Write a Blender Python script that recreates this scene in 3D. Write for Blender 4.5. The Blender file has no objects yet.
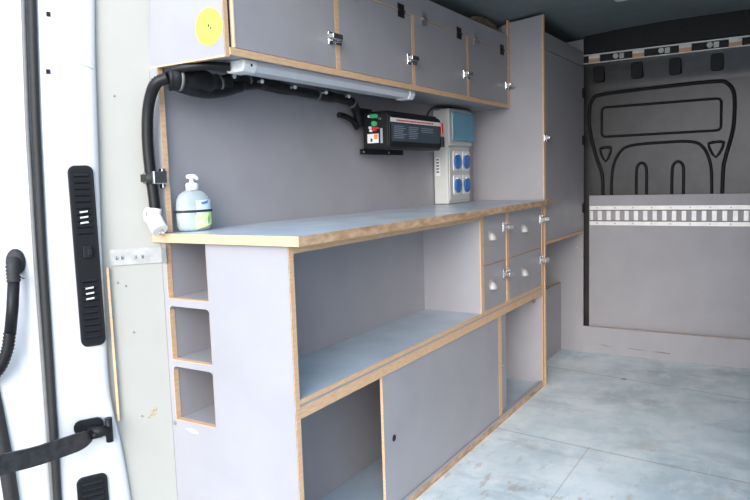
import bpy, math, random
from mathutils import Vector, Matrix
random.seed(7)
S = bpy.context.scene
COL = S.collection

# ---------------------------------------------------------------- camera
cd = bpy.data.cameras.new('camera'); cam = bpy.data.objects.new('camera', cd); COL.objects.link(cam)
F = Vector((-0.52369627, 0.84530872, -0.10580828)).normalized()
YAW, ROLL = 0.5547, -0.0324
r0 = Vector((math.cos(YAW), math.sin(YAW), 0)); u0 = r0.cross(F)
RR = math.cos(ROLL)*r0 + math.sin(ROLL)*u0
UU = -math.sin(ROLL)*r0 + math.cos(ROLL)*u0
m = Matrix((RR, UU, -F)).transposed().to_4x4(); m.translation = (1.0394, -1.2783, 1.0620)
cam.matrix_world = m
cd.sensor_width = 36; cd.lens = 679.76/750*36; cd.clip_start = .02
S.camera = cam

# ---------------------------------------------------------------- daylight
W = bpy.data.worlds.new('world'); S.world = W; W.use_nodes = True
nt = W.node_tree; bg = nt.nodes['Background']
# hazy bright sky: soft blue-white dome, brightest low behind the open rear doors
def _n(t): return nt.nodes.new(t)
tc = _n('ShaderNodeTexCoord'); dt = _n('ShaderNodeVectorMath'); dt.operation = 'DOT_PRODUCT'
nt.links.new(tc.outputs['Generated'], dt.inputs[0]); LD = Vector((.30, -1, .34)).normalized(); dt.inputs[1].default_value = LD
mx = _n('ShaderNodeMath'); mx.operation = 'MAXIMUM'; nt.links.new(dt.outputs['Value'], mx.inputs[0]); mx.inputs[1].default_value = 0
pw = _n('ShaderNodeMath'); pw.operation = 'POWER'; nt.links.new(mx.outputs[0], pw.inputs[0]); pw.inputs[1].default_value = 15
m1 = _n('ShaderNodeVectorMath'); m1.operation = 'SCALE'; m1.inputs[0].default_value = (15.2, 14.1, 13.4); nt.links.new(pw.outputs[0], m1.inputs['Scale'])
m2 = _n('ShaderNodeVectorMath'); m2.operation = 'ADD'; m2.inputs[1].default_value = (.80, 1.0, 1.30); nt.links.new(m1.outputs[0], m2.inputs[0])
sz = _n('ShaderNodeSeparateXYZ'); nt.links.new(tc.outputs['Generated'], sz.inputs[0])
mz = _n('ShaderNodeMath'); mz.operation = 'MAXIMUM'; nt.links.new(sz.outputs['Z'], mz.inputs[0]); mz.inputs[1].default_value = 0
m3 = _n('ShaderNodeVectorMath'); m3.operation = 'SCALE'; m3.inputs[0].default_value = (.62, 1.05, 1.5); nt.links.new(mz.outputs[0], m3.inputs['Scale'])
m4 = _n('ShaderNodeVectorMath'); m4.operation = 'ADD'; nt.links.new(m2.outputs[0], m4.inputs[0]); nt.links.new(m3.outputs[0], m4.inputs[1])
nt.links.new(m4.outputs[0], bg.inputs[0]); bg.inputs[1].default_value = 1.0
vs = S.view_settings; vs.view_transform = 'Standard'; vs.look = 'None'; vs.gamma = 1; vs.use_curve_mapping = False
vs.exposure = 0.10

# ---------------------------------------------------------------- materials
def mat(name, col, rough=.5, metal=0, var=0, scale=30, bump=0, bscale=200, trans=0, alpha=1, coat=0, stretch=None, col2=None, spec=None):
    M = bpy.data.materials.new(name); M.use_nodes = True
    n = M.node_tree.nodes; l = M.node_tree.links; b = n['Principled BSDF']
    b.inputs['Roughness'].default_value = rough; b.inputs['Metallic'].default_value = metal
    b.inputs['Transmission Weight'].default_value = trans; b.inputs['Alpha'].default_value = alpha
    b.inputs['Coat Weight'].default_value = coat
    if spec is not None: b.inputs['Specular IOR Level'].default_value = spec
    c = (*col, 1)
    t = n.new('ShaderNodeTexCoord'); mp = n.new('ShaderNodeMapping'); l.new(t.outputs['Object'], mp.inputs[0])
    if stretch: mp.inputs['Scale'].default_value = stretch
    no = n.new('ShaderNodeTexNoise'); no.inputs['Scale'].default_value = scale; no.inputs['Detail'].default_value = 6
    l.new(mp.outputs[0], no.inputs[0])
    rp = n.new('ShaderNodeValToRGB'); l.new(no.outputs[0], rp.inputs[0])
    c2 = (*col2, 1) if col2 else tuple(min(1, v*(1+var)) for v in col)+(1,)
    c1 = c if col2 else tuple(v*(1-var) for v in col)+(1,)
    rp.color_ramp.elements[0].position = .32; rp.color_ramp.elements[0].color = c1
    rp.color_ramp.elements[1].position = .68; rp.color_ramp.elements[1].color = c2
    l.new(rp.outputs[0], b.inputs['Base Color'])
    if bump:
        n2 = n.new('ShaderNodeTexNoise'); n2.inputs['Scale'].default_value = bscale; l.new(mp.outputs[0], n2.inputs[0])
        bp = n.new('ShaderNodeBump'); bp.inputs['Strength'].default_value = bump; bp.inputs['Distance'].default_value = .002
        l.new(n2.outputs[0], bp.inputs['Height']); l.new(bp.outputs[0], b.inputs['Normal'])
    M.diffuse_color = c
    return M

LAM = mat('grey_film_plywood', (.342, .333, .350), .45, var=.05, scale=5, bump=.12, bscale=900)
TOP = mat('worn_film_sky_tint', (.44, .52, .59), .26, var=.10, scale=6, bump=.05, bscale=500)  # worn grey film, with the blue of reflected sky tinted into its colour
OAK = mat('plywood_edge', (.60, .38, .215), .6, scale=30, col2=(.72, .48, .29), stretch=(1, 1, 6), bump=.2)
OAKD = mat('worn_plywood_edge', (.36, .22, .12), .65, scale=22, col2=(.66, .45, .28), stretch=(1, 1, 3), bump=.3)
BEIGE = mat('beige_lining', (.350, .347, .312), .55, var=.02, scale=8, bump=.05)
WHITE = mat('white_van_paint', (.60, .61, .62), .28, var=.01, coat=.4)
SHELL = mat('outer_white_paint', (.75, .76, .78), .35, var=.01)
BLK = mat('black_plastic', (.009, .0095, .011), .48, spec=.3, var=.2, scale=60, bump=.1)
RUB = mat('black_rubber', (.020, .019, .019), .65, var=.25, scale=200, bump=.4, bscale=300)
RUBG = mat('grey_rubber_lip', (.16, .155, .15), .6, var=.1, scale=60)
HOSE = mat('corrugated_black_conduit', (.010, .010, .011), .42, var=.2, scale=80, spec=.3)
CHR = mat('chrome_metal', (.72, .73, .74), .22, 1, var=.05)
ZINC = mat('dull_zinc', (.42, .42, .40), .42, .8, var=.12, scale=40, bump=.1)
ALU = mat('aluminium_rail', (.74, .73, .70), .45, .45, var=.06, scale=30)
WPL = mat('white_plastic', (.80, .81, .80), .35, var=.01)
GPL = mat('light_grey_plastic', (.56, .57, .54), .4, var=.02)
LIGHTM = mat('lamp_diffuser', (.62, .64, .66), .3, var=.02)
BLUE = mat('blue_socket_cover', (.02, .13, .40), .3, var=.05)
BGLASS = mat('blue_transparent_lid', (.06, .40, .62), .10, trans=.40, var=.02)
BODY = mat('black_bulkhead', (.026, .027, .030), .30, scale=9, col2=(.045, .040, .037), bump=.35, bscale=22)
BODYG = mat('bulkhead_groove', (.007, .007, .008), .5, var=.1, spec=.25)
HEAD = mat('grey_green_headliner', (.17, .205, .205), .8, var=.06, scale=10, bump=.2)
RED = mat('red_plastic', (.65, .03, .03), .4)
GRN = mat('green_plastic', (.05, .42, .16), .4)
ORG = mat('orange_print', (.85, .28, .05), .5)
AMB = mat('amber_plastic', (.72, .40, .20), .45, var=.1)
DBL = mat('dark_blue_label', (.045, .07, .095), .45, var=.15, scale=90)
PRNT = mat('grey_print', (.30, .34, .38), .6)
YEL = mat('yellow_sticker', (.76, .80, .085), .5, var=.04, scale=60)
YELG = mat('green_print', (.42, .70, .08), .5)
DRK = mat('dark_print', (.03, .03, .03), .5)
BOT = mat('clear_blueish_bottle', (.80, .90, .94), .12, trans=.65, var=.01)
SOAPL = mat('pale_liquid_soap', (.72, .76, .66), .3, var=.02)
LBL = mat('soap_label', (.60, .75, .86), .4, var=.04)
LBLG = mat('soap_label_green', (.62, .82, .22), .4, col2=(.82, .90, .50), scale=120)
LBLB = mat('soap_label_blue', (.04, .10, .42), .4)
WOOL = mat('olive_insulation', (.10, .085, .05), .95, scale=80, col2=(.26, .19, .12), bump=1, bscale=120)
HND = mat('satin_metal', (.46, .46, .44), .6, .2, var=.05)
GRND = mat('yard_paving', (.30, .28, .25), .9, var=.1, scale=3)

def floor_mat():
    M = bpy.data.materials.new('worn_blue_grey_floor'); M.use_nodes = True
    n = M.node_tree.nodes; l = M.node_tree.links; b = n['Principled BSDF']
    b.inputs['Roughness'].default_value = .55
    t = n.new('ShaderNodeTexCoord'); P = t.outputs['Object']
    def noise(s, st=None, det=6, off=(0, 0, 0)):
        mp = n.new('ShaderNodeMapping'); l.new(P, mp.inputs[0]); mp.inputs['Scale'].default_value = st or (1, 1, 1); mp.inputs['Location'].default_value = off
        q = n.new('ShaderNodeTexNoise'); q.inputs['Scale'].default_value = s; q.inputs['Detail'].default_value = det; q.inputs['Roughness'].default_value = .62
        l.new(mp.outputs[0], q.inputs[0]); return q.outputs[0]
    def ramp(x, a, bb, c1, c2):
        r = n.new('ShaderNodeValToRGB'); l.new(x, r.inputs[0]); r.color_ramp.elements[0].position = a; r.color_ramp.elements[1].position = bb
        r.color_ramp.elements[0].color = (*c1, 1); r.color_ramp.elements[1].color = (*c2, 1); return r.outputs[0]
    def mix(f, a, bb):
        x = n.new('ShaderNodeMix'); x.data_type = 'RGBA'; l.new(f, x.inputs[0])
        for i, v in ((6, a), (7, bb)):
            if isinstance(v, tuple): x.inputs[i].default_value = (*v, 1)
            else: l.new(v, x.inputs[i])
        return x.outputs[2]
    def math_(op, a, bb, c=None):
        x = n.new('ShaderNodeMath'); x.operation = op
        for i, v in enumerate((a, bb, c)):
            if v is None: continue
            if isinstance(v, (int, float)): x.inputs[i].default_value = v
            else: l.new(v, x.inputs[i])
        return x.outputs[0]
    base = ramp(noise(3.2, (1, 1, 1), 8), .36, .62, (.54, .65, .69), (.80, .89, .92))
    base = mix(math_('MULTIPLY', ramp(noise(6, (1.6, 1, 1), off=(5, 2, 0)),   .50, .62, (0, 0, 0), (1, 1, 1)), .6), base, (.84, .89, .90))
    s = n.new('ShaderNodeSeparateXYZ'); l.new(P, s.inputs[0]); X, Y = s.outputs['X'], s.outputs['Y']
    # worn brown streaks gathered on the board near the tailgate
    near = math_('SMOOTH_MIN', math_('MAXIMUM', math_('SUBTRACT', 1.35, Y), 0), .7, .2)
    st = ramp(noise(22, (1, .4, 1), off=(1, 7, 0)), .56, .66, (0, 0, 0), (1, 1, 1))
    base = mix(math_('MULTIPLY', math_('MULTIPLY', st, near), .95), base, (.40, .27, .17))
    st2 = ramp(noise(4, (1, 1, 1), off=(9, 3, 0)), .58, .72, (0, 0, 0), (1, 1, 1))
    base = mix(math_('MULTIPLY', st2, .35), base, (.46, .38, .29))
    # small dark knock mark and pale scratches
    kd = n.new('ShaderNodeVectorMath'); kd.operation = 'DISTANCE'; l.new(P, kd.inputs[0]); kd.inputs[1].default_value = (.323, 2.248, 0)
    base = mix(math_('MULTIPLY', math_('LESS_THAN', kd.outputs['Value'], .013), .8), base, (.12, .11, .10))
    scr = ramp(noise(30, (1, .12, 1), 3, off=(2, 5, 0)), .66, .70, (0, 0, 0), (1, 1, 1))
    base = mix(math_('MULTIPLY', scr, .6), base, (.80, .82, .82))
    # board joints
    def seam(v, pos, w, slope_v=None, slope=0):
        d = math_('SUBTRACT', v, pos)
        if slope_v is not None: d = math_('ADD', d, math_('MULTIPLY', slope_v, slope))
        d = math_('ABSOLUTE', d, 0); return math_('LESS_THAN', d, w)
    j = math_('MULTIPLY', math_('MAXIMUM', seam(Y, 1.322, .0035, X, .10), seam(Y, 2.30, .004, X, .15)), .55)
    base = mix(j, base, (.30, .25, .19))
    w2 = ramp(noise(2.6, (1, 2.2, 1), off=(3, 11, 0)), .55, .70, (0, 0, 0), (1, 1, 1)); base = mix(math_('MULTIPLY', w2, .5), base, (.27, .33, .36))
    k = math_('MULTIPLY', seam(X, .39, .003), math_('LESS_THAN', Y, 1.3))
    base = mix(math_('MULTIPLY', k, .35), base, (.34, .28, .20))
    l.new(base, b.inputs['Base Color'])
    bp = n.new('ShaderNodeBump'); bp.inputs['Strength'].default_value = .25; bp.inputs['Distance'].default_value = .003
    l.new(noise(40), bp.inputs['Height']); l.new(bp.outputs[0], b.inputs['Normal'])
    return M
FLOOR = floor_mat()

# ---------------------------------------------------------------- helpers
WM = {}                                       # world matrix of every object made here
class MB:
    def __init__(s): s.v = []; s.f = []; s.mi = []; s.sm = []
    def add(s, vs, fs, mi=0, smooth=False):
        o = len(s.v); s.v += [Vector(p) for p in vs]
        for k, f in enumerate(fs):
            s.f.append([i+o for i in f]); s.mi.append(mi[k] if isinstance(mi, (list, tuple)) else mi); s.sm.append(smooth)
        return s
    def box(s, x0, x1, y0, y1, z0, z1, mi=0):
        v = [(x, y, z) for x in (x0, x1) for y in (y0, y1) for z in (z0, z1)]
        return s.add(v, [(0, 1, 3, 2), (4, 6, 7, 5), (0, 4, 5, 1), (2, 3, 7, 6), (0, 2, 6, 4), (1, 5, 7, 3)], mi)
    def board(s, x0, x1, y0, y1, z0, z1):      # faces 0 = film, 1 = bare edge
        d = (x1-x0, y1-y0, z1-z0); a = d.index(min(d)); mi = [1]*6; mi[2*a] = 0; mi[2*a+1] = 0
        return s.box(x0, x1, y0, y1, z0, z1, mi)
    def prism(s, poly, axis, lo, hi, mi=0, edge=None):
        n = len(poly); e = mi if edge is None else edge
        def P(p, h): return {'X': (h, p[0], p[1]), 'Y': (p[0], h, p[1]), 'Z': (p[0], p[1], h)}[axis]
        v = [P(p, lo) for p in poly]+[P(p, hi) for p in poly]
        f = [tuple(range(n)), tuple(range(n, 2*n))]+[(i, (i+1) % n, n+(i+1) % n, n+i) for i in range(n)]
        return s.add(v, f, [mi, mi]+[e]*n)
    def tube(s, path, r, n=12, mi=0, ribs=0, squash=None):
        P = [Vector(p) for p in path]
        if ribs:                                # resample and modulate the radius
            L = [0]
            for a, b in zip(P, P[1:]): L.append(L[-1]+(b-a).length)
            step = ribs/2; m_ = max(4, int(L[-1]/step)); Q = []
            for k in range(m_+1):
                t = L[-1]*k/m_; i = max(j for j in range(len(L)) if L[j] <= t+1e-9); i = min(i, len(P)-2)
                Q.append(P[i].lerp(P[i+1], (t-L[i])/max(1e-9, L[i+1]-L[i])))
            P = Q
        N = len(P); rings = []; up = None
        for i in range(N):
            t = (P[min(i+1, N-1)]-P[max(i-1, 0)]).normalized()
            if up is None: up = Vector((0, 0, 1)) if abs(t.z) < .9 else Vector((0, 1, 0))
            a = t.cross(up).normalized(); up = a.cross(t).normalized()
            rr = r[i] if isinstance(r, (list, tuple)) else r
            if ribs: rr *= 1 if i % 2 else .82
            sq = squash or (1, 1)
            rings.append([P[i]+a*math.cos(2*math.pi*k/n)*rr*sq[0]+up*math.sin(2*math.pi*k/n)*rr*sq[1] for k in range(n)])
        v = [p for g in rings for p in g]
        f = [(i*n+k, i*n+(k+1) % n, (i+1)*n+(k+1) % n, (i+1)*n+k) for i in range(N-1) for k in range(n)]
        s.add(v, f, mi, True); return s.add([], [], 0) if False else s.add(rings[0]+rings[-1], [tuple(range(n)), tuple(range(n, 2*n))], mi)
    def lathe(s, prof, c=(0, 0, 0), axis='Z', n=28, sx=1, sy=1, mi=0, smooth=True):
        v = []; c = Vector(c)
        for r, h in prof:
            for k in range(n):
                a = 2*math.pi*k/n; p = (r*math.cos(a)*sx, r*math.sin(a)*sy, h)
                if axis == 'X': p = (p[2], p[0], p[1])
                if axis == 'Y': p = (p[0], p[2], p[1])
                v.append(c+Vector(p))
        f = [(i*n+k, i*n+(k+1) % n, (i+1)*n+(k+1) % n, (i+1)*n+k) for i in range(len(prof)-1) for k in range(n)]
        s.add(v, f, mi, smooth)
        m_ = len(prof)-1
        return s.add(v[:n]+v[m_*n:], [tuple(range(n)), tuple(range(n, 2*n))], mi)
    def build(s, name, mats, parent=None, loc=None, rz=0, bevel=0):
        if not isinstance(mats, (list, tuple)): mats = [mats]
        o = bpy.data.objects.new(name, None) if False else None
        if parent is not None: w = WM[parent.name]
        else: w = Matrix.Translation(loc or (0, 0, 0)) @ Matrix.Rotation(rz, 4, 'Z')
        inv = w.inverted()
        me = bpy.data.meshes.new(name); me.from_pydata([inv @ p for p in s.v], [], s.f)
        for mt in mats: me.materials.append(mt)
        for p, mi, sm in zip(me.polygons, s.mi, s.sm): p.material_index = mi; p.use_smooth = sm
        import bmesh
        b = bmesh.new(); b.from_mesh(me); bmesh.ops.remove_doubles(b, verts=b.verts, dist=1e-6)
        bmesh.ops.recalc_face_normals(b, faces=b.faces); b.to_mesh(me); b.free()
        o = bpy.data.objects.new(name, me); COL.objects.link(o)
        if parent is not None: o.parent = parent
        else: o.matrix_world = w
        WM[o.name] = w
        if bevel:
            md = o.modifiers.new('bevel', 'BEVEL'); md.width = bevel; md.segments = 2; md.limit_method = 'ANGLE'; md.angle_limit = math.radians(50)
        return o
def tag(o, label, cat, group=None):
    o['label'] = label; o['category'] = cat
    if group: o['group'] = group
    return o
def thing(name, label, cat, loc, group=None, rz=0):
    o = bpy.data.objects.new(name, None); COL.objects.link(o); o.empty_display_size = .05
    w = Matrix.Translation(loc) @ Matrix.Rotation(rz, 4, 'Z'); o.matrix_world = w; WM[o.name] = w
    return tag(o, label, cat, group)
def struct(o): o['kind'] = 'structure'; return o
def rrect(a0, a1, b0, b1, r, n=6):
    out = []
    for cx, cy, st in ((a1-r, b1-r, 0), (a0+r, b1-r, 90), (a0+r, b0+r, 180), (a1-r, b0+r, 270)):
        for k in range(n+1):
            t = math.radians(st+90*k/n); out.append((cx+r*math.cos(t), cy+r*math.sin(t)))
    return out
def smooth(pts, n=6):                         # Catmull-Rom through the points
    P = [Vector(p) for p in pts]; P = [P[0]*2-P[1]]+P+[P[-1]*2-P[-2]]; out = []
    for i in range(1, len(P)-2):
        for k in range(n):
            t = k/n; a, b, c, d = P[i-1:i+3]
            out.append(.5*((2*b)+(c-a)*t+(2*a-5*b+4*c-d)*t*t+(3*b-a-3*c+d)*t**3))
    out.append(P[-2]); return out
FL = [LAM, OAK]

# ================================================================ SETTING
YT, YB = 1.97, 2.70           # tall cabinet side, front end of the load bay
ZT = .93                      # worktop height
struct(MB().box(-.60, 1.34, -.20, 2.86, -.05, 0).build('floor', FLOOR))
cp = [(-.64, 1.40), (-.54, 1.60), (-.42, 1.71), (-.30, 1.765), (-.165, 1.80), (0, 1.817), (.2, 1.832), (.45, 1.842), (.9, 1.842), (1.15, 1.80), (1.28, 1.70), (1.34, 1.5)]
cpo = [(x*1.03+(.0 if x < 0 else 0), z+.05) for x, z in reversed(cp)]
mb = MB()
for a, b in zip(cp, cp[1:]):
    n2 = [(a[0], a[1]), (b[0], b[1]), (b[0], b[1]+.06), (a[0], a[1]+.06)]
    mb.prism(n2, 'Y', .0, 2.92)
struct(mb.build('ceiling', HEAD))
struct(MB().box(1.32, 1.37, -.20, 2.90, -.05, 1.72).build('wall_right', LAM))
# film-faced lining behind the worktop: leans in slightly towards the front of the van
def wx(y): return -.438+(.438-.366)*y/YT
struct(MB().prism([(wx(.019), .019), (wx(2.75), 2.75), (wx(2.75)-.012, 2.75), (wx(.019)-.012, .019)], 'Z', 0, 1.60).build('wall_left', LAM))
# outer skin of the van side
struct(MB().box(-.70, -.66, -.10, 2.90, -.3, 1.6).build('trim_1', SHELL))
# yard outside
struct(MB().box(-14, 14, -16, 16, -.62, -.58).build('ground', GRND))

# --- black pressed-steel bulkhead
yb = 2.775
bk = struct(MB().box(-.60, 1.34, yb, yb+.05, 0, 1.86).build('wall_front', BODY))
def on(pts, y=yb): return [(x, y, z) for x, z in pts]
loop = smooth(on([(.092, .86), (.092, .98), (.085, 1.05), (.050, 1.155), (.018, 1.30), (.014, 1.40), (.030, 1.462), (.085, 1.492), (.36, 1.503), (.66, 1.508), (.725, 1.490), (.756, 1.43), (.758, 1.30), (.748, 1.22), (.722, 1.11), (.712, 1.04), (.710, .86)]), 6)
MB().tube(loop, .010, 8).build('pressed_rib', BODYG, bk)
inner = on([(a, b) for a, b in rrect(.084, .697, 1.252, 1.418, .022)]); inner.append(inner[0])
MB().tube(inner, .007, 8).build('pressed_rib', BODYG, bk)
arch = smooth(on([(.140, .86), (.141, 1.0), (.152, 1.09), (.185, 1.16), (.245, 1.195), (.40, 1.203), (.555, 1.200), (.615, 1.165), (.648, 1.09), (.658, 1.0), (.660, .86)]), 6)
MB().tube(arch, .008, 8).build('pressed_rib', BODYG, bk)
for x0, x1 in ((.276, .330), (.462, .520)):
    p = smooth(on([(x0, .86), (x0, 1.04), (x0+.008, 1.082), ((x0+x1)/2, 1.096), (x1-.008, 1.082), (x1, 1.04), (x1, .86)]), 5)
    MB().tube(p, .008, 8).build('pressed_rib', BODYG, bk)
for xa, xb, xc in ((.076, .137, .108), (.640, .712, .676)):
    p = on([(xa, 1.186), (xb, 1.190), (xc, 1.112), (xa, 1.186), (xb, 1.19)])
    MB().tube(smooth(p, 3), .007, 8).build('pressed_triangle', BODYG, bk)
for x0, x1 in ((.95, 1.0), (1.14, 1.19)):
    MB().tube(on([(x0, .5), (x0, 1.4)]), .008, 8).build('pressed_rib', BODYG, bk)
cv = smooth([(-.0, 2.776, 1.50), (.0, 2.772, 1.55), (.0, 2.756, 1.61), (.0, 2.738, 1.66), (.0, 2.735, 1.72)], 6)
prof_ = [(p.y, p.z) for p in map(Vector, cv)]; v = []
for x in (-.55, 1.33): v += [(x, a, b) for a, b in prof_]
nq_ = len(prof_); MB().add(v, [(i, i+1, nq_+i+1, nq_+i) for i in range(nq_-1)], 0, True).build('pressed_cove', BODY, bk)
for x in (.075, .279, .474, .675, .87):
    MB().prism(rrect(x-.030, x+.030, 1.560, 1.645, .014), 'Y', yb-.040, yb+.001).build('pressed_tab', BODYG, bk, bevel=.003)
# roof cross member and its lit seat-belt style slotted strip
struct(MB().box(.004, 1.30, 2.718, yb, 1.722, 1.86).build('trim_2', BLK))
t = thing('slotted_rail', 'thin silver slotted rail with amber inserts across the black bulkhead top', 'rail', (.4, 2.73, 1.66))
MB().box(-.02, 1.28, 2.716, 2.735, 1.664, 1.668).box(-.02, 1.28, 2.716, 2.735, 1.708, 1.714).build('rail_body', ALU, t)
MB().box(-.02, 1.28, 2.731, 2.735, 1.668, 1.709).build('slotted_backing', BLK, t)
for i in range(6):
    x = .055+.235*i
    MB().box(x-.030, x+.030, 2.717, 2.731, 1.670, 1.690).build('amber_insert', AMB, t, bevel=.002)
    MB().box(x-.030, x+.030, 2.716, 2.731, 1.690, 1.707).build('pale_insert', WPL, t, bevel=.002)
    if i < 5:
        MB().lathe([(.014, 0), (.014, .012), (.009, .016)], (x+.117, 2.714, 1.690), 'Y', 16).build('bolt_head', GPL, t)
    for dx in (-.060, -.088, .056):
        MB().box(x+dx-.012, x+dx+.012, 2.722, 2.731, 1.675, 1.703).build('slot_insert', ZINC if dx < -.08 else BLK, t)
MB().box(.27, .37, 1.86, 1.90, 1.832, 1.841).build('x', WPL) if False else None
o = MB().prism(rrect(.315, .375, 1.86, 2.06, .02), 'Z', 1.826, 1.843).build('ceiling_lamp', WPL, loc=(.34, 1.96, 1.84), bevel=.003)
tag(o, 'small white lamp on the grey-green headliner at top edge', 'lamp')

# --- plywood lining of the bulkhead, lashing rail
o = MB().board(.022, 1.31, 2.746, 2.757, 0, .918).build('bulkhead_lining_board', FL, loc=(.5, 2.75, 0))
tag(o, 'large lilac-grey plywood board lining the lower bulkhead behind the lashing rail', 'board')
t = thing('kick_board', 'low grey plywood kick board on the floor along the bulkhead', 'board', (.5, 2.71, 0))
MB().board(-.002, 1.31, 2.70, 2.715, 0, .154).build('board', FL, t)
SC = mat('dark_scuff', (.17, .16, .17), .6, var=.4, scale=120)
for q in ([(.09, .058), (.12, .046), (.16, .044), (.13, .050)], [(.24, .046), (.33, .041), (.35, .043), (.27, .048)], [(.37, .041), (.47, .037), (.48, .042), (.42, .045)]): MB().prism(q, 'Y', 2.6995, 2.7005).build('scuff_mark', SC, t)
t = thing('lashing_rail', 'silver slotted lashing rail screwed across the grey bulkhead board', 'rail', (.6, 2.74, .80))
mb = MB().box(.026, 1.30, 2.740, 2.746, .835, .858).box(.026, 1.30, 2.740, 2.746, .747, .770)
for zq in (.831, .7705): MB().box(.028, 1.30, 2.730, 2.7445, zq, zq+.0045).build('channel_lip', mat('dark_grey_steel', (.20, .20, .20), .5, .5), t)  # channel lips in a darker grey than the slotted profile
mb.box(.032, 1.30, 2.733, 2.738, .779, .826) if False else None
xs = [.046+.0495*i for i in range(26)]
prev = .030
for x in xs:
    mb.box(prev, x, 2.736, 2.740, .776, .829); prev = x+.027
mb.box(prev, 1.30, 2.732, 2.738, .776, .829)
mb.build('slotted_profile', ALU, t)
for i in range(13):
    for z in (.847, .758):
        MB().lathe([(.0045, -.003), (.0045, 0), (.003, .001)], (.07+.098*i, 2.740, z), 'Y', 10).build('screw', ZINC, t)

# --- board facing the rear beside the tall cabinet, and low panel over the wheel arch
tallc = thing('tall_cabinet', 'tall grey plywood cabinet reaching the ceiling at the end of worktop', 'cabinet', (-.18, 2.34, 0))
P = tallc
# side panel with notch for ceiling curve
MB().prism([(wx(YT), .0), (0, .0), (0, 1.803), (-.163, 1.788), (-.25, 1.765), (wx(YT), 1.72)], 'Y', YT, YT+.015, 0, 1).build('side_panel', FL, P)
MB().box(-.003, .004, YT-.001, YT+.018, 0, 1.803).build('edge_strip', OAK, P)
MB().prism([(-.36, 0), (-.002, 0), (-.002, 1.80), (-.20, 1.785), (-.36, 1.74)], 'Y', YB, YB+.015, 0, 1).build('end_board', FL, P)
MB().board(-.015, 0, YT+.018, YB-.002, 1.648, 1.728).build('top_fascia', FL, P)
MB().board(-.36, -.016, YT+.016, YB-.002, .705, .720).build('bottom_shelf', FL, P)
MB().box(-.016, .002, YT+.018, YB-.002, .706, .722).build('edge_strip', OAK, P)
d = MB().board(-.013, .002, YT+.022, YB-.006, .724, 1.643).build('door', FL, P)
MB().box(-.004, .0045, YT+.018, YT+.021, .722, 1.645).build('edge_strip', OAK, d)

def latch(parent, x, y, z, s=1.0):
    b = MB().box(x, x+.003, y-.024*s, y-.001, z-.019*s, z+.019*s)
    b.prism(rrect(y-.040*s, y+.010*s, z-.007*s, z+.009*s, .004*s), 'X', x+.012, x+.032*s)
    b.box(x+.002, x+.014, y-.020*s, y-.004*s, z-.010*s, z+.010*s)
    b.tube([(x+.020, y+.006, z), (x+.008, y+.030*s, z)], .0028*s, 6)
    b.box(x, x+.0025, y+.012*s, y+.046*s, z-.015*s, z+.015*s)
    b.box(x+.002, x+.014, y+.024*s, y+.032*s, z-.008*s, z+.008*s)
    l = b.build('latch', CHR, parent, bevel=.001)
    MB().box(x+.0235*s, x+.0245*s, y-.03*s, y+.004*s, z-.0095*s, z-.006*s).build('lever_slot', BLK, l) if False else None
    return l
def hinge(parent, x, y, z, m_):
    b = MB().box(x, x+.0025, y-.022, y+.022, z-.023, z-.003).box(x, x+.0025, y-.022, y+.022, z+.003, z+.023)
    b.tube([(x+.004, y-.020, z), (x+.004, y+.020, z)], .0045, 8)
    for dy in (-.008, .008):
        for dz in (-.017, .017): b.lathe([(.003, .0), (.003, .0035)], (x, y+dy, z+dz), 'X', 8)
    return b.build('hinge', m_, parent)
latch(d, .003, YT+.022, 1.225)
for z in (1.50, 1.235, .85):
    MB().tube([(.006, YB-.004, z-.03), (.006, YB-.004, z+.03)], .005, 8).box(.002, .004, YB-.035, YB-.004, z-.025, z+.025).build('hinge', BLK, d)
o = MB().board(-.146, -.131, YT+.22, YB-.002, 0, .408).build('wheel_arch_board', FL, loc=(-.14, 2.4, 0))
tag(o, 'low grey board under the open bay of the tall cabinet', 'board')
o.name = 'low_partition_board'
MB().lathe([(.010, 0), (.008, .003)], (-.070, YB-.004, .075), 'Y', 14).build('screw', ZINC, P)
MB().lathe([(.006, 0), (.005, .002)], (-.035, YB-.003, .62), 'Y', 12).build('screw', ZINC, P)

# ================================================================ LOWER CABINET
L = thing('storage_cabinet', 'long low grey plywood cabinet under the worktop, open shelf, drawers and sliding door', 'cabinet', (-.2, .95, 0))
XL, XM = -.455, -.275
# end panel: L-shaped board with three cubby openings, built from clean rectangles around the holes
holes = [(.748, .9045), (.575, .727), (.402, .556)]
def plate_with_holes(mb, x0, x1, z0, z1, hx0, hx1, hs, y0, y1):
    mb.box(x0, hx0, y0, y1, z0, z1, [0, 0, 0, 0, 0, 0]); mb.box(hx1, x1, y0, y1, z0, z1, 0)
    zz = z0
    for a, b in sorted(hs):
        mb.box(hx0, hx1, y0, y1, zz, a, 0); zz = b
    if zz < z1: mb.box(hx0, hx1, y0, y1, zz, z1, 0)
mb = MB(); plate_with_holes(mb, XL, 0, 0, .9045, -.430, -.277, holes, 0, .018)
ep = mb.build('end_panel', LAM, L)
MB().box(-.001, .0015, 0, .018, 0, .9045).build('edge_strip', OAK, ep)
MB().box(XL, -.4175, 0, .018, .931, 1.372).build('upright_strip', LAM, L)
MB().box(-.4178, -.4165, 0, .018, .931, 1.372).build('edge_strip', OAK, ep)
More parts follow.
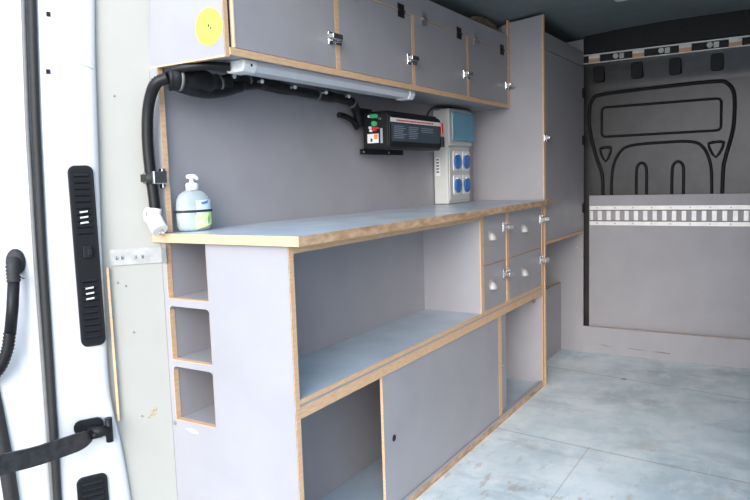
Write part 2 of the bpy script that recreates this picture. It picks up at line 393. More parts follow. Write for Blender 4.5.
for i, (a, b) in enumerate(holes):
    # bare cut edges of each opening: left, bottom, top and right
    MB().box(-.4305, -.4290, -.0002, .0175, a, b).box(-.430, -.277, -.0003, .0175, a-.0005, a+.001).box(-.2775, -.2765, .0, .0175, a, b).build('cut_edge', OAK, ep)
    f_ = .012
    for (cx, cz, sx_, sz_) in ((-.429, b, 1, -1), (-.277, b, -1, -1)):
        if i == 0 and cz == b: continue
        pts = [(cx, cz)]+[(cx+sx_*f_*(1-math.sin(math.radians(t))), cz+sz_*f_*(1-math.cos(math.radians(t)))) for t in (0, 30, 60, 90)]
        MB().prism(pts, 'Y', 0, .0175).build('corner_fillet', LAM, ep)
    mb = MB().box(-.277, -.265, .018, .40, a-.02, b).box(-.43, -.277, .018, .40, a-.012, a, 0).box(-.43, -.277, .40, .41, a-.012, b).box(-.4365, -.4305, .018, .40, a-.012, b)
    mb.build('cubby_box', LAM, L)
MB().lathe([(.006, -.001), (.005, -.0015)], (-.437, 0, .39), 'Y', 10).build('screw', ZINC, ep)
# scuff on the panel below the lowest cubby
MB().prism([(-.395, .380), (-.360, .372), (-.345, .376), (-.37, .386)], 'Y', -.0006, .001).build('scuff_mark', WPL, ep)
# inner back of both compartments
MB().board(-.264, -.252, .018, YT, .0, .9045).build('back_panel', FL, L)
# middle shelf with grooved front rail
MB().board(-.252, -.004, .018, YT, .497, .515).build('shelf', [TOP, OAK], L)
rl = MB().box(-.020, 0, .0185, YT, .466, .4955).build('front_rail', OAK, L)
MB().box(-.004, .0005, .0185, YT, .503, .515).build('edge_strip', OAK, rl)
MB().box(-.006, -.001, .0185, YT, .4955, .503).build('groove', LAM, rl)
# base
MB().board(-.252, -.026, .018, YT, .004, .022).build('bottom_board', [TOP, OAK], L)
pl = MB().box(-.022, 0, .018, YT, 0, .024).build('plinth', OAKD, L)
MB().box(-.020, -.003, .018, YT, .024, .032).build('track', LAM, pl)
MB().box(-.0015, .0, .018, YT, .024, .034).build('track_lip', LAM, pl)
MB().box(-.020, .0008, .0185, 1.18, .884, .9045).build('top_rail', OAK, L)
# sliding door, second door tucked behind, oak divider
d = MB().board(-.014, -.005, .425, 1.368, .030, .466).build('sliding_door', [LAM, OAK], L)
MB().lathe([(.011, -.0008), (.011, .0003)], (-.005, .485, .252), 'X', 18).build('finger_hole', BLK, d)
MB().box(-.014, -.0045, 1.368, 1.404, .026, .466).build('door_edge_batten', OAK, L)
d = MB().board(-.030, -.019, 1.35, 1.492, .030, .466).build('sliding_door', [LAM, OAK], L)
MB().lathe([(.007, 0), (.005, .003)], (-.019, 1.448, .235), 'X', 12).build('screw', CHR, d)
MB().box(-.252, -.002, YT-.030, YT-.002, .022, .466).build('side_panel', LAM, L)
MB().box(-.003, .0012, YT-.030, YT-.001, .0, .497).build('edge_strip', OAK, L)
MB().box(-.06, -.035, YT-.045, YT-.030, .425, .455).build('bracket', ZINC, L)
# drawer block
MB().board(-.252, -.002, 1.183, 1.201, .515, .9045).build('divider', FL, L)
MB().box(-.003, .0012, 1.180, 1.212, .515, .9045).build('edge_strip', OAK, L)
MB().box(-.252, -.002, 1.464, 1.486, .515, .9045).build('divider', LAM, L)
MB().box(-.003, .0012, 1.460, 1.490, .515, .9045).build('edge_strip', OAK, L)
MB().box(-.252, -.002, YT-.030, YT-.002, .515, .9045).build('divider', LAM, L)
MB().box(-.003, .0012, YT-.034, YT-.001, .497, .9045).build('edge_strip', OAK, L)
def cup(parent, x, y, z):
    n, m_ = 14, 8; v = []; f = []
    for j in range(m_+1):
        ph = math.radians(90*j/m_)
        for i in range(n+1):
            th = math.radians(180*i/n)
            v.append((x+.002+.021*math.cos(ph)*math.sin(th), y+.021*math.cos(ph)*math.cos(th), z-.016+.031*math.sin(ph)))
    for j in range(m_):
        for i in range(n): a = j*(n+1)+i; f.append((a, a+1, a+n+2, a+n+1))
    b = MB().add(v, f, 0, True)
    b.prism(rrect(y-.024, y+.024, z-.016, z+.022, .010), 'X', x, x+.002)
    o = b.build('cup_handle', HND, parent)
    md = o.modifiers.new('s', 'SOLIDIFY'); md.thickness = .0015
    return o
for (y0, y1, yh, yl) in ((1.214, 1.458, 1.295, 1.443), (1.492, YT-.036, 1.680, 1.928)):
    for (z0, z1, zh, zl) in ((.702, .900, .812, .838), (.517, .698, .612, .640)):
        d = MB().board(-.016, -.001, y0, y1, z0, z1).box(-.24, -.016, y0+.01, y1-.01, z0+.012, z1-.03, 0).build('drawer', FL, L)
        MB().box(-.001, .0002, y0, y1, z0-.0012, z0+.0008).build('edge_strip', OAK, d)
        cup(d, -.001, yh, zh); latch(d, .0, yl, zl, 1.15)

# worktop
w = MB()
pts = [(XL-.003, -.016), (.047, -.016), (.036, YT+.018), (.005, YT+.018), (.005, YT-.002), (wx(YT)+.001, YT-.002), (wx(.018)+.001, .001), (XL-.003, .001)]
w.prism(pts, 'Z', .905, ZT, 0, 1)
o = w.build('worktop', [TOP, OAKD], loc=(-.2, .95, .905)); tag(o, 'long scratched grey worktop with bare wooden front edge', 'worktop')
MB().box(XL-.0032, .0474, -.0175, -.0158, .9055, .9295).build('end_edge', OAK, o)

# ================================================================ UPPER CABINET
U = thing('wall_cabinet', 'long grey overhead cabinet with four latched flap doors', 'cabinet', (-.3, .98, 1.38))
XU = -.170
MB().prism([(-.449, 1.374), (XU, 1.374), (XU, 1.800), (-.30, 1.765), (-.385, 1.72), (-.423, 1.56)], 'Y', 0, .015, 0, 0).build('end_panel', FL, U)
MB().box(XU-.001, XU+.0015, 0, .015, 1.374, 1.80).box(-.445, XU, -.0004, .0155, 1.372, 1.376).build('edge_strip', OAK, U)
MB().prism([(wx(.015)+.001, .015), (XU-.0, .015), (XU, YT-.001), (wx(YT)+.001, YT-.001)], 'Z', 1.380, 1.395).build('bottom_panel', LAM, U)
MB().box(XU-.001, XU+.004, .0155, YT-.001, 1.378, 1.3965).build('edge_strip', OAK, U)
MB().board(XU-.012, XU+.003, .016, YT-.001, 1.648, 1.726).build('top_fascia', FL, U)
MB().box(XU-.003, XU+.004, .016, YT-.001, 1.6455, 1.6485).build('edge_strip', OAK, U)
for k in range(1, 4):
    y = .49*k
    MB().box(-.38, XU-.002, y-.008, y+.008, 1.395, 1.70).build('divider', LAM, U)
    MB().box(XU-.003, XU+.0035, y-.011, y+.011, 1.396, 1.6465).build('edge_strip', OAK, U)
MB().box(XU-.002, XU+.0055, YT-.022, YT-.001, 1.380, 1.797).build('edge_strip', OAK, U)
MB().box(XU-.016, XU-.006, .0155, .034, 1.397, 1.645).build('gap_shade_strip', BLK, U)  # added black strip, paints the shade inside the open gap beside the door
for k in range(4):
    y0, y1 = .49*k+.012, .49*(k+1)-.012
    if k == 0: y0 = .034
    if k == 3: y1 = YT-.024
    d = MB().board(XU-.012, XU+.003, y0, y1, 1.398, 1.644).build('flap_door', FL, U)
    latch(d, XU+.003, .49*(k+1)-.026 if k < 3 else YT-.036, 1.484)
    hinge(d, XU+.0035, y0+.075 if k else .10, 1.646, ZINC); hinge(d, XU+.0035, y1-.075, 1.646, BLK)
    if k == 0: MB().box(XU-.012, XU+.0045, y0-.004, y0+.001, 1.398, 1.644).build('edge_strip', mat('pale_door_edge', (.78, .62, .42), .6, var=.05), d)
s_ = MB().lathe([(.046, -.0012), (.046, .0)], (-.219, 0, 1.450), 'Y', 40).build('round_sticker', YEL, loc=(-.219, 0, 1.45))
tag(s_, 'round yellow sticker on the end of the overhead cabinet', 'sticker')
for dz, w_ in ((.034, .018), (.026, .030), (.018, .034), (-.022, .036), (-.032, .022)): MB().box(-.219-w_, -.219+w_*.6, -.0016, -.0008, 1.45+dz-.0022, 1.45+dz+.0022).build('print', YELG, s_)
MB().prism([(-.223, 1.455), (-.218, 1.457), (-.217, 1.450), (-.222, 1.449)], 'Y', -.0017, -.0008).build('print', DRK, s_)
MB().prism([(-.216, 1.449), (-.212, 1.451), (-.211, 1.443), (-.214, 1.442)], 'Y', -.0017, -.0008).build('print', DRK, s_)
# insulation scrap above the cabinet
random.seed(3)
v = []; f = []; nu, nv = 16, 9
for i in range(nu+1):
    for j in range(nv):
        a = 2*math.pi*j/nv; tt = i/nu; rr = .028*math.sin(math.pi*min(.97, max(.05, tt)))**.6*random.uniform(.75, 1.2)
        v.append((-.20+rr*.8*math.cos(a), 1.60+.30*tt, 1.752+rr*math.sin(a)*.85))
for i in range(nu):
    for j in range(nv): f.append((i*nv+j, i*nv+(j+1) % nv, (i+1)*nv+(j+1) % nv, (i+1)*nv+j))
f += [tuple(range(nv)), tuple(range(nu*nv, nu*nv+nv))]
o = MB().add(v, f, 0, True).build('insulation_scrap', WOOL, loc=(-.2, 1.75, 1.75)); tag(o, 'crumpled olive insulation scrap poking out above the overhead cabinet', 'insulation')
MB().lathe([(.013, -.001), (.010, -.004)], (-.215, YT, 1.762), 'Y', 16).build('washer', ZINC, P)

# ================================================================ LAMP under the upper cabinet
T = thing('strip_light', 'white strip light fixed under the overhead cabinet', 'lamp', (-.22, .55, 1.36))
prof = [(-.252, 1.3795), (-.190, 1.3795), (-.188, 1.366), (-.196, 1.352), (-.245, 1.352), (-.254, 1.366)]
MB().prism(prof, 'Y', .135, .985).build('diffuser', LIGHTM, T)
pe = [(-.257, 1.3797), (-.186, 1.3797), (-.184, 1.366), (-.194, 1.348), (-.247, 1.348), (-.258, 1.364)]
for a, b in ((.085, .137), (.983, 1.022)): MB().prism(pe, 'Y', a, b).build('end_cap', WPL, T, bevel=.004)
MB().lathe([(.004, 0), (.004, .001)], (-.185, .112, 1.366), 'X', 10).build('screw_hole', BLK, T)

# ================================================================ CABLES AND HOSES
hz = smooth([(-.425, -.030, .99), (-.427, -.031, 1.04), (-.430, -.034, 1.10), (-.430, -.036, 1.18), (-.422, -.036, 1.25), (-.406, -.036, 1.295), (-.384, -.034, 1.325), (-.360, -.016, 1.338)], 8)
o = MB().tube(hz, .0165, 16, ribs=.006).build('corrugated_hose', HOSE, loc=(-.43, -.03, .985)); tag(o, 'black corrugated hose curving down the cabinet end to a white plug', 'hose')
bd = smooth([(-.372, -.008, 1.338), (-.352, .03, 1.338), (-.350, .11, 1.337), (-.360, .19, 1.343), (-.37, .25, 1.362), (-.375, .5, 1.356), (-.372, .70, 1.352), (-.365, .84, 1.345), (-.368, .89, 1.315), (-.374, .918, 1.262)], 8)
rad = [.030-.013*min(1, max(0, (i-16)/14)) for i in range(len(bd))]; rad[0] = .02
rad = [q*(1+.09*math.sin(i*.55)+.06*math.sin(i*1.3+1)) for i, q in enumerate(rad)]
o = MB().tube(bd, rad, 14).build('cable_bundle', HOSE, loc=(-.36, .3, 1.35)); tag(o, 'thick taped black cable bundle running under the overhead cabinet to the inverter', 'cable')
for i in (6, 20, 34, 46, 58):
    p = Vector(bd[min(i, len(bd)-1)]); q = Vector(bd[min(i+1, len(bd)-1)]); dd = (q-p).normalized()*.004
    MB().tube([p-dd, p+dd], rad[min(i, len(rad)-1)]+.002, 14).build('cable_tie', RUBG, o)
br = smooth([(-.372, -.008, 1.355), (-.345, .0, 1.360), (-.315, .012, 1.363), (-.28, .035, 1.366), (-.235, .084, 1.364)], 8)
o = MB().tube(br, .0125, 12, ribs=.006).build('corrugated_hose', HOSE, loc=(-.33, 0, 1.36)); tag(o, 'short black corrugated hose ending at the strip light end cap', 'hose')
lw_parent = bpy.data.objects['cable_bundle']
lw = smooth([(-.372, .01, 1.326), (-.350, .05, 1.312), (-.345, .11, 1.309), (-.352, .18, 1.320), (-.362, .25, 1.338), (-.366, .33, 1.352), (-.370, .38, 1.357)], 8)
MB().tube(lw, [.016]*34+[.012]*24, 12, ribs=.0).build('lower_loop', HOSE, lw_parent)
stub = smooth([(-.372, .90, 1.25), (-.365, .86, 1.275), (-.362, .80, 1.288), (-.362, .765, 1.290)], 6)
o = MB().tube(stub, .0105, 12, ribs=.006).build('cable_stub', HOSE, loc=(-.36, .8, 1.28)); tag(o, 'short loose black cable stub left of the inverter', 'cable')
for y in (.21, .33, .49, .66, .80):
    o = MB().lathe([(.0035, 0), (.0035, .018), (.0065, .018), (.0065, .022), (.004, .025)], (-.358, y, 1.362-.012*(y-.3)), 'X', 12).build('cable_clip', WPL, loc=(-.358, y, 1.36))
    tag(o, 'small bright clip head along the cable bundle under the overhead cabinet', 'clip', 'clips along the cable bundle')
# white plug hanging at the corner
pg = thing('power_plug', 'white plug with a ring handle hanging at the worktop corner', 'plug', (-.42, -.035, .93))
body = [(-.425, -.032, .998), (-.424, -.036, .975), (-.412, -.040, .957), (-.397, -.042, .940)]
MB().tube(smooth(body, 4), [.018]*4+[.021]*3+[.022]*6, 14).build('body', WPL, pg)
ring = [(-.443+.018*math.cos(a*math.pi/8), -.036, .980+.019*math.sin(a*math.pi/8)) for a in range(17)]
MB().tube(ring, .005, 8).build('ring_handle', WPL, pg)
for dx in (-.006, .007): MB().tube([(-.397+dx, -.042, .942), (-.388+dx, -.044, .930)], .0024, 8).build('pin', ZINC, pg)
# hose clamp on the strip
hc = thing('hose_clamp', 'metal hose clamp with black strap on the cabinet end strip', 'clamp', (-.44, -.02, 1.08))
MB().tube([(-.430, -.034, 1.066), (-.430, -.034, 1.092)], .0190, 16).box(-.475, -.445, -.032, -.020, 1.070, 1.091).build('strap', RUB, hc)
MB().box(-.412, -.402, -.046, -.001, 1.064, 1.098).box(-.424, -.409, -.012, -.0005, 1.052, 1.105).build('clamp_plate', CHR, hc, bevel=.002)
for z in (1.068, 1.092): MB().lathe([(.004, -.002), (.003, 0)], (-.428, -.0525, z), 'Y', 10).build('screw', CHR, hc)

# ================================================================ INVERTER
I = thing('power_inverter', 'black power inverter with red-printed strip mounted on the wall', 'inverter', (-.32, 1.15, 1.16))
y0, y1 = .935, 1.365
pf = [(-.368, 1.172), (-.262, 1.168), (-.252, 1.176), (-.250, 1.215), (-.250, 1.290), (-.258, 1.300), (-.27, 1.306), (-.358, 1.306), (-.368, 1.30)]
MB().prism(pf, 'Y', y0, y1).build('case', BLK, I, bevel=.002)
mb = MB()
for k in range(9): mb.box(-.355+.0105*k, -.351+.0105*k, y0+.01, y1-.01, 1.305, 1.310)
mb.build('cooling_fins', BLK, I)
MB().box(-.378, -.366, .922, 1.24, 1.152, 1.172).box(-.378, -.366, .915, 1.0, 1.296, 1.325).build('mounting_plate', BLK, I)
MB().box(-.2502, -.2488, y0+.006, y1-.004, 1.268, 1.284).build('title_strip', WPL, I)
mb = MB(); random.seed(5); yy = y0+.05
while yy < y1-.08:
    w_ = random.uniform(.006, .014); mb.box(-.2490, -.2484, yy, yy+w_, 1.2725, 1.2785); yy += w_+.003
mb.build('red_print', RED, I)
MB().box(-.2502, -.2490, y0+.012, y1-.01, 1.196, 1.264).build('data_label', DBL, I)
mb = MB()
for c0, c1, rows in ((.03, .13, 7), (.145, .225, 7), (.25, .36, 3)):
    for k in range(rows): mb.box(-.2492, -.2486, y0+c0, y0+c0+(c1-c0)*random.uniform(.7, 1), 1.252-.0072*k, 1.2545-.0072*k)
mb.build('grey_print', PRNT, I)
# end face facing the rear
MB().box(-.362, -.255, y0-.006, y0, 1.176, 1.300).build('end_plate', BLK, I, bevel=.002)
for (x, z, s2, mt) in ((-.318, 1.291, .008, GRN), (-.304, 1.291, .008, GRN), (-.310, 1.263, .010, GRN), (-.310, 1.243, .008, RED), (-.330, 1.291, .005, WPL), (-.328, 1.249, .005, WPL), (-.325, 1.238, .005, WPL), (-.284, 1.280, .005, CHR), (-.295, 1.246, .004, RED)):
    MB().lathe([(s2, -.012), (s2*.9, -.001), (s2, 0)], (x, y0-.006, z), 'Y', 12).build('terminal', mt, I)
MB().box(-.345, -.296, y0-.0072, y0-.0058, 1.192, 1.226).build('white_label', WPL, I)
MB().box(-.315, -.299, y0-.0078, y0-.007, 1.206, 1.224).build('orange_print', ORG, I)
MB().box(-.331, -.323, y0-.0078, y0-.007, 1.197, 1.209).build('dark_print', DRK, I)
MB().box(-.288, -.278, y0-.0072, y0-.0058, 1.19, 1.245).build('grey_label', PRNT, I)
MB().box(-.275, -.245, y1-.002, y1+.014, 1.236, 1.284).build('red_socket_edge', RED, I, bevel=.002)
MB().box(-.30, -.243, y1-.001, y1+.022, 1.182, 1.226).build('socket_block', BLK, I, bevel=.003)
for y in (.93, 1.12): MB().lathe([(.004, 0), (.004, .003)], (-.366, y, 1.161), 'X', 10).build('screw', ZINC, I)

# ================================================================ SOCKET BOX
D = thing('distribution_box', 'light grey electrical distribution box with blue lid and four blue sockets', 'electrical box', (-.32, 1.57, ZT))
def yv(px): return px
XF = -.300
MB().prism(rrect(-.378, XF-.006, 1.545, 1.785, .006, 3), 'Z', ZT+.002, 1.358).build('enclosure', GPL, D, bevel=.003)
MB().prism(rrect(-.345, XF+.004, 1.546, 1.795, .006, 3), 'Z', 1.195, 1.362).build('upper_cover', GPL, D, bevel=.004)
MB().box(XF-.007, XF-.002, 1.555, 1.775, .945, 1.188).build('lower_cover', GPL, D, bevel=.002)
MB().box(XF+.003, XF+.006, 1.572, 1.795, 1.222, 1.345).build('breaker_panel', WPL, D)
mb = MB()
for k in range(6): mb.box(XF+.005, XF+.010, 1.58+.033*k, 1.607+.033*k, 1.26, 1.31)
mb.build('breaker', [GPL], D)
MB().box(XF+.008, XF+.013, 1.64, 1.69, 1.268, 1.280).build('breaker_lever', BLK, D)
MB().prism(rrect(1.556, 1.788, 1.218, 1.348, .008, 3), 'X', XF+.014, XF+.018).build('blue_lid', BGLASS, D, bevel=.002)
for (y, z) in ((1.630, 1.124), (1.732, 1.124), (1.630, 1.014), (1.732, 1.014)):
    s = MB().prism(rrect(y-.040, y+.040, z-.042, z+.048, .010, 3), 'X', XF-.003, XF+.002).build('socket', WPL, D)
    MB().lathe([(.034, 0), (.034, .007), (.026, .011), (.0, .012)], (XF+.002, y, z), 'X', 24).build('socket_cover', BLUE, s)
    MB().box(XF+.002, XF+.010, y-.016, y+.016, z+.028, z+.036).build('cover_hinge', WPL, s)
MB().box(-.368, -.345, 1.5435, 1.5455, 1.06, 1.145).build('white_label', WPL, D)
mb = MB()
for k in range(5): mb.box(-.364, -.350, 1.5425, 1.5438, 1.075+.014*k, 1.081+.014*k)
mb.build('print', DRK, D)
cb = smooth([(-.33, 1.368, 1.29), (-.325, 1.40, 1.335), (-.33, 1.46, 1.360), (-.33, 1.54, 1.3685), (-.300, 1.62, 1.3685), (-.300, 1.78, 1.3685), (-.34, 1.815, 1.35)], 8)
o = MB().tube(cb, .0035, 8).build('power_cable', BLK, loc=(-.28, 1.45, 1.36)); tag(o, 'thin black cable over the top of the grey distribution box', 'cable')

# ================================================================ SOAP
SB = Vector((-.393, .076, ZT)); rzb = math.radians(66)
SO = thing('soap_dispenser', 'clear pump bottle of liquid soap on the worktop corner', 'bottle', SB, rz=rzb)
def loc(p): return WM[SO.name] @ Vector(p)
def lmb(mb): mb.v = [loc((p[0]*1.08, p[1]*1.08, p[2])) for p in mb.v]; return mb
prof = [(.030, .001), (.040, .003), (.0445, .012), (.0455, .04), (.0450, .07), (.0425, .088), (.036, .102), (.024, .111), (.014, .115), (.0135, .118)]
lmb(MB().lathe(prof, n=36, sy=.55)).build('bottle_body', BOT, SO)
lmb(MB().lathe([(.027, .004), (.037, .006), (.0415, .013), (.0425, .04), (.042, .068)], n=36, sy=.53)).build('liquid', SOAPL, SO)
def patch(a0, a1, z0, z1, k=1.012, n=10, name='p', mt=None, tilt=0, par=None):
    v = []; f = []
    for j in range(2):
        for i in range(n+1):
            a = math.radians(a0+(a1-a0)*i/n); z = (z0, z1)[j]+tilt*(i/n-.5)
            v.append((.0455*k*math.cos(a), .0455*.55*k*math.sin(a)*1.02, z))
    for i in range(n): f.append((i, i+1, n+2+i, n+1+i))
    return lmb(MB().add(v, f, 0, True)).build(name, mt, par or SO)
lb = patch(-92, -22, .018, .086, 1.02, name='label', mt=LBL)
patch(-96, -20, .012, .050, 1.03, name='green_band', mt=LBLG, par=lb, tilt=.012)
patch(-80, -62, .024, .036, 1.04, name='leaf_print', mt=LBL, par=lb, tilt=.01)
patch(-50, -42, .022, .040, 1.045, name='leaf_print', mt=GRN, par=lb, tilt=.01)
sq = [loc((.0515*math.cos(math.radians(-74+k*1.3)), .0515*.56*math.sin(math.radians(-74+k*1.3)), .0765+.0038*math.sin(k*1.05)+.0002*k)) for k in range(22)]
MB().tube(sq, .0011, 6).build('blue_print', LBLB, lb)
lmb(MB().lathe([(.0165, .114), (.0165, .130), (.013, .134), (.006, .135), (.006, .146)], n=24)).build('collar', WPL, SO)
lmb(MB().lathe([(.006, .144), (.013, .146), (.0145, .152), (.012, .157), (.004, .158)], n=20).tube([(0, -.004, .150), (.004, -.022, .149), (.004, -.028, .144)], .0045, 10)).build('pump_head', WPL, SO)
v = []
ring = []
for k in range(37):
    a = 2*math.pi*k/36; ring.append(loc((.0515*math.cos(a), .0515*.57*math.sin(a), .056)))
o = MB().tube(ring, .0032, 8).build('elastic_strap', RUB, loc=tuple(loc((0, 0, .056)))); tag(o, 'black elastic strap around the soap bottle', 'strap')

# ================================================================ REAR CORNER OF THE VAN
B0 = Vector((-.53, -.127, 0)); e = Vector((.447, .894, 0)).normalized(); nn = Vector((.894, -.447, 0)).normalized()
# beige lining panel between the pillar and the cabinet
bl = thing('side_lining_panel', 'tall beige lining panel between the white rear pillar and the grey cabinets', 'panel', (-.49, -.06, 0))
A, Bq = Vector((-.556, -.128, 0)), Vector((-.4465, -.0012, 0)); dq = (Bq-A).normalized(); nq = Vector((dq.y, -dq.x, 0))
def quadp(mb, a, b, z0, z1, t, mi=0, top=None):
    v = []
    for off in (0, -t):
        for p, q in ((a, z0), (b, z0), (b, z1), (a, z1)): v.append((p.x+nq.x*off, p.y+nq.y*off, q))
    return mb.add(v, [(0, 1, 2, 3), (4, 5, 6, 7), (0, 1, 5, 4), (1, 2, 6, 5), (2, 3, 7, 6), (3, 0, 4, 7)], mi)
mb = MB()
zs = [-.0, 1.36, 1.46, 1.56, 1.64]; sh = [0, 0, .014, .042, .065]
for i in range(4):
    a0, a1 = Vector(A), Vector(A); b0, b1 = Bq+dq*sh[i], Bq+dq*sh[i+1]
    v = []
    for off in (0, -.008):
        for p, q in ((a0, zs[i]), (b0, zs[i]), (b1, zs[i+1]), (a1, zs[i+1])): v.append((p.x+nq.x*off, p.y+nq.y*off, q))
    mb.add(v, [(0, 1, 2, 3), (4, 5, 6, 7), (0, 1, 5, 4), (1, 2, 6, 5), (2, 3, 7, 6), (3, 0, 4, 7)])
mb.build('facing', BEIGE, bl)
mb = quadp(MB(), B0+Vector((.0006, .0082, 0))+nq*.001, B0+Vector((.0046, .0128, 0))+nq*.001, .42, .845, .006)
mb.build('plywood_edge', OAK, bl)
mb = MB()
for s_, z in ((.075, 1.30), (.082, .66), (.070, .79), (.05, .80), (.088, .42)):
    p = A+dq*s_+nq*.001; mb.lathe([(.0025, -.001), (.0025, .001)], (p.x, p.y, z), 'Y', 8)
mb.build('pin_hole', ZINC, bl)
mb = MB()
for s_, z, w_, h_ in ((.118, .425, .008, .008), (.108, .415, .006, .004), (.124, .435, .005, .005)):
    a = A+dq*(s_-w_)+nq*.0006; b = A+dq*(s_+w_)+nq*.0006; quadp(mb, a, b, z-h_, z+h_, .0005)
mb.build('scuff_mark', mat('brown_scuff', (.38, .32, .22), .7, var=.3, scale=200), bl)
# metal strap plate
mt_ = thing('metal_strap_plate', 'flat galvanised metal strap across the beige panel to the cabinet', 'bracket', (-.49, -.07, .87))
quadp(MB(), A+dq*.036+nq*.0035, Bq+nq*.0035, .848, .892, .003).build('long_leg', ZINC, mt_)
MB().box(-.447, -.4235, -.0035, -.0006, .848, .893).build('short_leg', ZINC, mt_)
for s_ in (.052, .066, .10, .118):
    p = A+dq*s_+nq*.003; MB().lathe([(.0055, -.0025), (.0055, 0), (.003, 0)], (p.x, p.y, .868), 'Y', 12).build('rivet', CHR, mt_)

# white rear pillar (pressed panel), kept as part of the van
rows = [(1.80, .050, -.095), (1.54, .029, -.110), (1.40, .020, -.117), (1.22, .013, -.125), (.90, 0, -.136), (.57, -.007, -.143), (.50, -.006, -.145), (.43, .001, -.146), (.37, .011, -.148), (.31, .018, -.150), (.19, .028, -.153), (0, .034, -.157), (-.25, .036, -.160)]
zz = []; 
def interp(z):
    for (z1, a1, b1), (z0, a0, b0) in zip(rows, rows[1:]):
        if z0 <= z <= z1: t = (z-z0)/(z1-z0); return a0+(a1-a0)*t, b0+(b1-b0)*t
    return rows[-1][1:]
v = []; f = []; NZ = 80
cols = [(0, -.045), (0, 0), (.05, .003), (.35, .005), (.62, .004), (.88, .003), (.96, 0), (1, -.008), (1.02, -.030)]
for i in range(NZ+1):
    z = 1.80-(2.05)*i/NZ; rgt, lft = interp(z)
    dish = -.010*math.exp(-((z-.42)/.05)**2)
    for (t, off) in cols:
        s_ = lft+(rgt-lft)*t; p = B0+e*s_+nn*(off+.004+(dish if .3 < t < .9 else 0)); v.append((p.x, p.y, z))
nc = len(cols)
for i in range(NZ):
    for j in range(nc-1): f.append((i*nc+j, i*nc+j+1, (i+1)*nc+j+1, (i+1)*nc+j))
pil = MB().add(v, f, 0, True).build('wall_rear', WHITE)
struct(pil)
md = pil.modifiers.new('s', 'SOLIDIFY'); md.thickness = .003; md.offset = -1
def onp(s_, z, off=.009): p = B0+e*s_+nn*off; return (p.x, p.y, z)
# square plugs, body seam
for s_, z in ((-.086, 1.494), (-.097, 1.353)):
    mb = MB(); 
    v = [onp(s_+a, z+b, .0085+o_) for o_ in (0, .002) for a, b in ((-.0045, -.0055), (.0045, -.0055), (.0045, .0055), (-.0045, .0055))]
    mb.add(v, [(0, 1, 2, 3), (4, 5, 6, 7), (0, 1, 5, 4), (1, 2, 6, 5), (2, 3, 7, 6), (3, 0, 4, 7)])
    mb.build('square_plug', BLK, pil)
MB().tube([onp(-.118, 1.395, .005), onp(-.07, 1.392, .0075), (onp(-.03, 1.380, .0075)), onp(.010, 1.366, .006)], .0012, 6).build('body_seam', GPL, pil)
# vents
def vent(label, s_, z0, z1, wid, full=True, tl=0):
    c = B0+e*s_+nn*.0105
    rz = math.atan2(e.y, e.x)
    V = thing('air_vent', label, 'vent', (c.x, c.y, (z0+z1)/2), 'black air vents on the white rear pillar', rz=rz)
    w_ = WM[V.name]
    def T_(mb): mb.v = [w_ @ p for p in mb.v]; return mb
    h = (z1-z0)/2; hw = wid/2
    # frame ring: rounded plate, dark recess, louvres
    T_(MB().prism(rrect(-hw, hw, -h, h, .018), 'Y', -.004, .003)).build('frame', BLK, V, bevel=.002)
    T_(MB().prism(rrect(-hw+.007, hw-.007, -h+.008, h-.008, .013), 'Y', -.0048, -.0035)).build('recess', BODYG, V)
    if full:
        zones = ((.055, h-.018, 10), (-h+.018, -.055, 10))
    else: zones = ((-h+.014, h-.014, max(3, int(2*h/.017))),)
    for a, b, n_ in zones:
        for k in range(n_):
            z = a+(b-a)*(k+.5)/n_; dz = (b-a)/n_*.30
            v = [(-hw+.013, -.0046, z-dz), (hw-.013, -.0046, z-dz), (hw-.013, -.010, z), (-hw+.013, -.010, z), (-hw+.013, -.0046, z+dz), (hw-.013, -.0046, z+dz)]
            T_(MB().add(v, [(0, 1, 2, 3), (3, 2, 5, 4), (0, 3, 4), (1, 5, 2), (0, 4, 5, 1)])).build('louvre', BLK, V)
    if full:
        for zc in (.105, -.095):
            for k in range(3):
                z = zc+(k-1)*.014
                T_(MB().prism([(-.011, z-.0035), (.009, z-.0015), (.009, z+.0030), (-.011, z+.0010)], 'Y', -.0108, -.0100)).build('light_slot', GPL, V)
        T_(MB().box(-.010, .012, -.012, -.004, -.002, .030).box(.000, .012, -.016, -.011, .004, .022)).build('clip', BLK, V, bevel=.002)
    return V
vent('tall black louvred air vent on the white pillar at mid height', -.040, .641, 1.118, .062)
vent('lower black louvred air vent on the white pillar, cut by the bottom of the photo', -.071, -.02, .290, .078, False)

# rubber seal of the rear door opening
def seal_pt(t, z, k):
    _, l = interp(z); R_ = B0+e*l+nn*.010; d_ = Vector((-.75, -.66, 0)).normalized(); wdt = .030 if z > 1.2 else (.030-.012*(1.2-z)/1.0)
    p = R_+d_*(wdt*t); return (p.x, p.y, z)
zl = [1.85-.06*i for i in range(36)]
o = MB().tube([seal_pt(.35, z, 0) for z in zl], [.0125]*len(zl), 12, squash=(1, .8)).build('trim_3', RUB)
struct(o)
MB().tube([seal_pt(1.0, z, 0) for z in zl], .0055, 8).build('seal_lip', RUBG, o)
# painted outer corner of the body left of the seal
dl = Vector((-.75, -.66, 0)).normalized(); nl = Vector((.66, -.75, 0)).normalized()
v = []; f = []
for i in range(41):
    z = 1.85-2.1*i/40; _, l = interp(z); R_ = B0+e*l
    for t, off in ((.016, -.006), (.05, -.004), (.060, -.012), (.085, -.012), (.092, -.006), (.20, -.008), (.30, -.03)):
        p = R_+dl*t+nl*off; v.append((p.x, p.y, z))
for i in range(40):
    for j in range(6): f.append((i*7+j, i*7+j+1, (i+1)*7+j+1, (i+1)*7+j))
o = MB().add(v, f, 0, True).build('trim_4', WHITE); struct(o); md = o.modifiers.new('s', 'SOLIDIFY'); md.thickness = .003; md.offset = -1
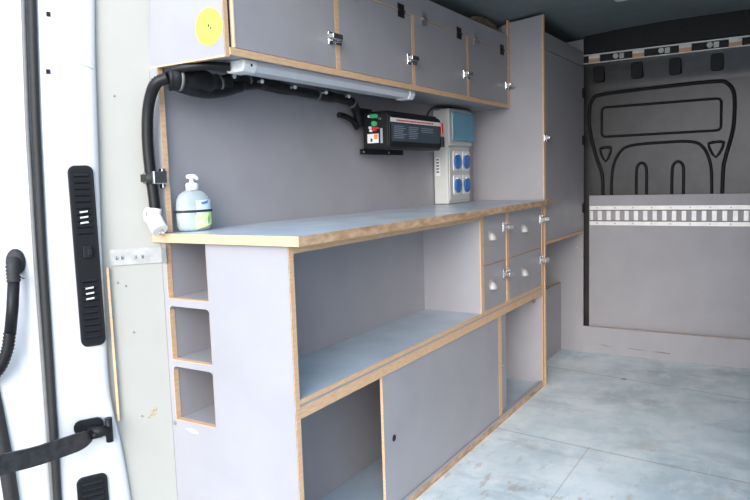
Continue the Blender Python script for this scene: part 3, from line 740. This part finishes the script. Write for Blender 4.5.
# second rubber gasket low at left
def pl_(t, z, off=0):
    _, l = interp(max(-.25, z)); p = B0+e*l+dl*t+nl*off; return (p.x, p.y, z)
o = MB().tube([pl_(.150, .62, .0), pl_(.142, .50, .004), pl_(.125, .36, .006), pl_(.112, .20, .006), pl_(.10, .0, .006)], [.010, .018, .018, .018, .018], 12).build('door_gasket', RUB, loc=pl_(.112, .2)); tag(o, 'wide black rubber gasket at bottom left beside the rear door frame', 'gasket')
# conduit with boot
ct = thing('cable_conduit', 'black corrugated cable conduit with rubber boot on white body at far left', 'conduit', pl_(.066, .88, .01))
bc = Vector(pl_(.072, .878, .0))
mb = MB(); 
ring = []
v = []
for off, k in ((0, 1), (.008, .95), (.012, .7)):
    for i in range(24):
        a = 2*math.pi*i/24; p = bc+dl*(.023*k*math.cos(a))+Vector((0, 0, .034*k*math.sin(a)))+nl*off; v.append(tuple(p))
f = [(j*24+i, j*24+(i+1) % 24, (j+1)*24+(i+1) % 24, (j+1)*24+i) for j in range(2) for i in range(24)]+[tuple(range(48, 72))]
MB().add(v, f, 0, True).build('boot', RUB, ct)
pa = smooth([tuple(bc+nl*.012+Vector((0, 0, .006))), tuple(bc+nl*.026+Vector((0, 0, -.01))), pl_(.070, .83, .030)], 6)
MB().tube(pa, .0175, 12, ribs=.008).build('boot_bellows', RUB, ct)
MB().tube([pl_(.070, .835, .030), pl_(.076, .765, .034), pl_(.085, .70, .036)], .0140, 12).build('sleeve', BLK, ct)
MB().tube(smooth([pl_(.085, .705, .036), pl_(.094, .66, .036), pl_(.115, .615, .034), pl_(.15, .585, .030), pl_(.22, .56, .02)], 8), .0155, 12, ribs=.009).build('conduit', HOSE, ct)
MB().tube([pl_(.068, .845, .03), pl_(.045, .838, .03)], .0015, 6).build('cable_tie_tail', BLK, ct)
# door check strap
st = thing('door_check_strap', 'flat black metal door check strap bolted to the white pillar', 'strap', (-.52, -.2, .40))
cen = smooth([(-.5100, -.60, .444), (-.505, -.46, .431), (-.500, -.38, .422), (-.506, -.30, .415), (-.520, -.235, .408), (-.535, -.200, .406)], 6)
v = []; f = []
for i, c in enumerate(cen):
    a = Vector(cen[max(0, i-1)]); b = Vector(cen[min(len(cen)-1, i+1)]); t_ = (b-a); t_.z = 0; t_.normalize(); n_ = Vector((t_.y, -t_.x, 0))*.004
    h = .024 if i < len(cen)-9 else .024-.008*(i-(len(cen)-9))/8
    for q in (c+n_+Vector((0, 0, h)), c-n_+Vector((0, 0, h)), c-n_-Vector((0, 0, h)), c+n_-Vector((0, 0, h))): v.append(tuple(q))
for i in range(len(cen)-1):
    for j in range(4): f.append((i*4+j, i*4+(j+1) % 4, (i+1)*4+(j+1) % 4, (i+1)*4+j))
f += [(0, 1, 2, 3), tuple(range(len(v)-4, len(v)))]
MB().add(v, f).build('flat_bar', mat('worn_black_steel', (.03, .03, .032), .4, .3, var=.4, scale=60), st, bevel=.001)
v = [onp(s_, z, .0055+o_) for o_ in (0, .006) for s_, z in rrect(-.105, -.030, .405, .445, .018)]
n_ = len(v)//2; MB().add(v, [tuple(range(n_)), tuple(range(n_, 2*n_))]+[(i, (i+1) % n_, n_+(i+1) % n_, n_+i) for i in range(n_)]).build('mounting_plate', BLK, st)
MB().tube([onp(-.070, .415, .012), onp(-.045, .412, .030), onp(-.022, .408, .024)], .014, 10).build('bracket_arm', BLK, st)
MB().tube([onp(-.020, .376, .022), onp(-.020, .442, .022)], .0095, 14).build('pivot_pin', BLK, st)
MB().tube([(-.535, -.200, .404), onp(-.040, .404, .026)], .010, 10).build('knuckle', BLK, st)
for s_ in (-.092, -.042): 
    MB().tube([onp(s_, .432, .011), onp(s_, .432, .015)], .006, 8).build('bolt', BLK, st)
for o in S.objects:
    if o.name.startswith('x'): pass
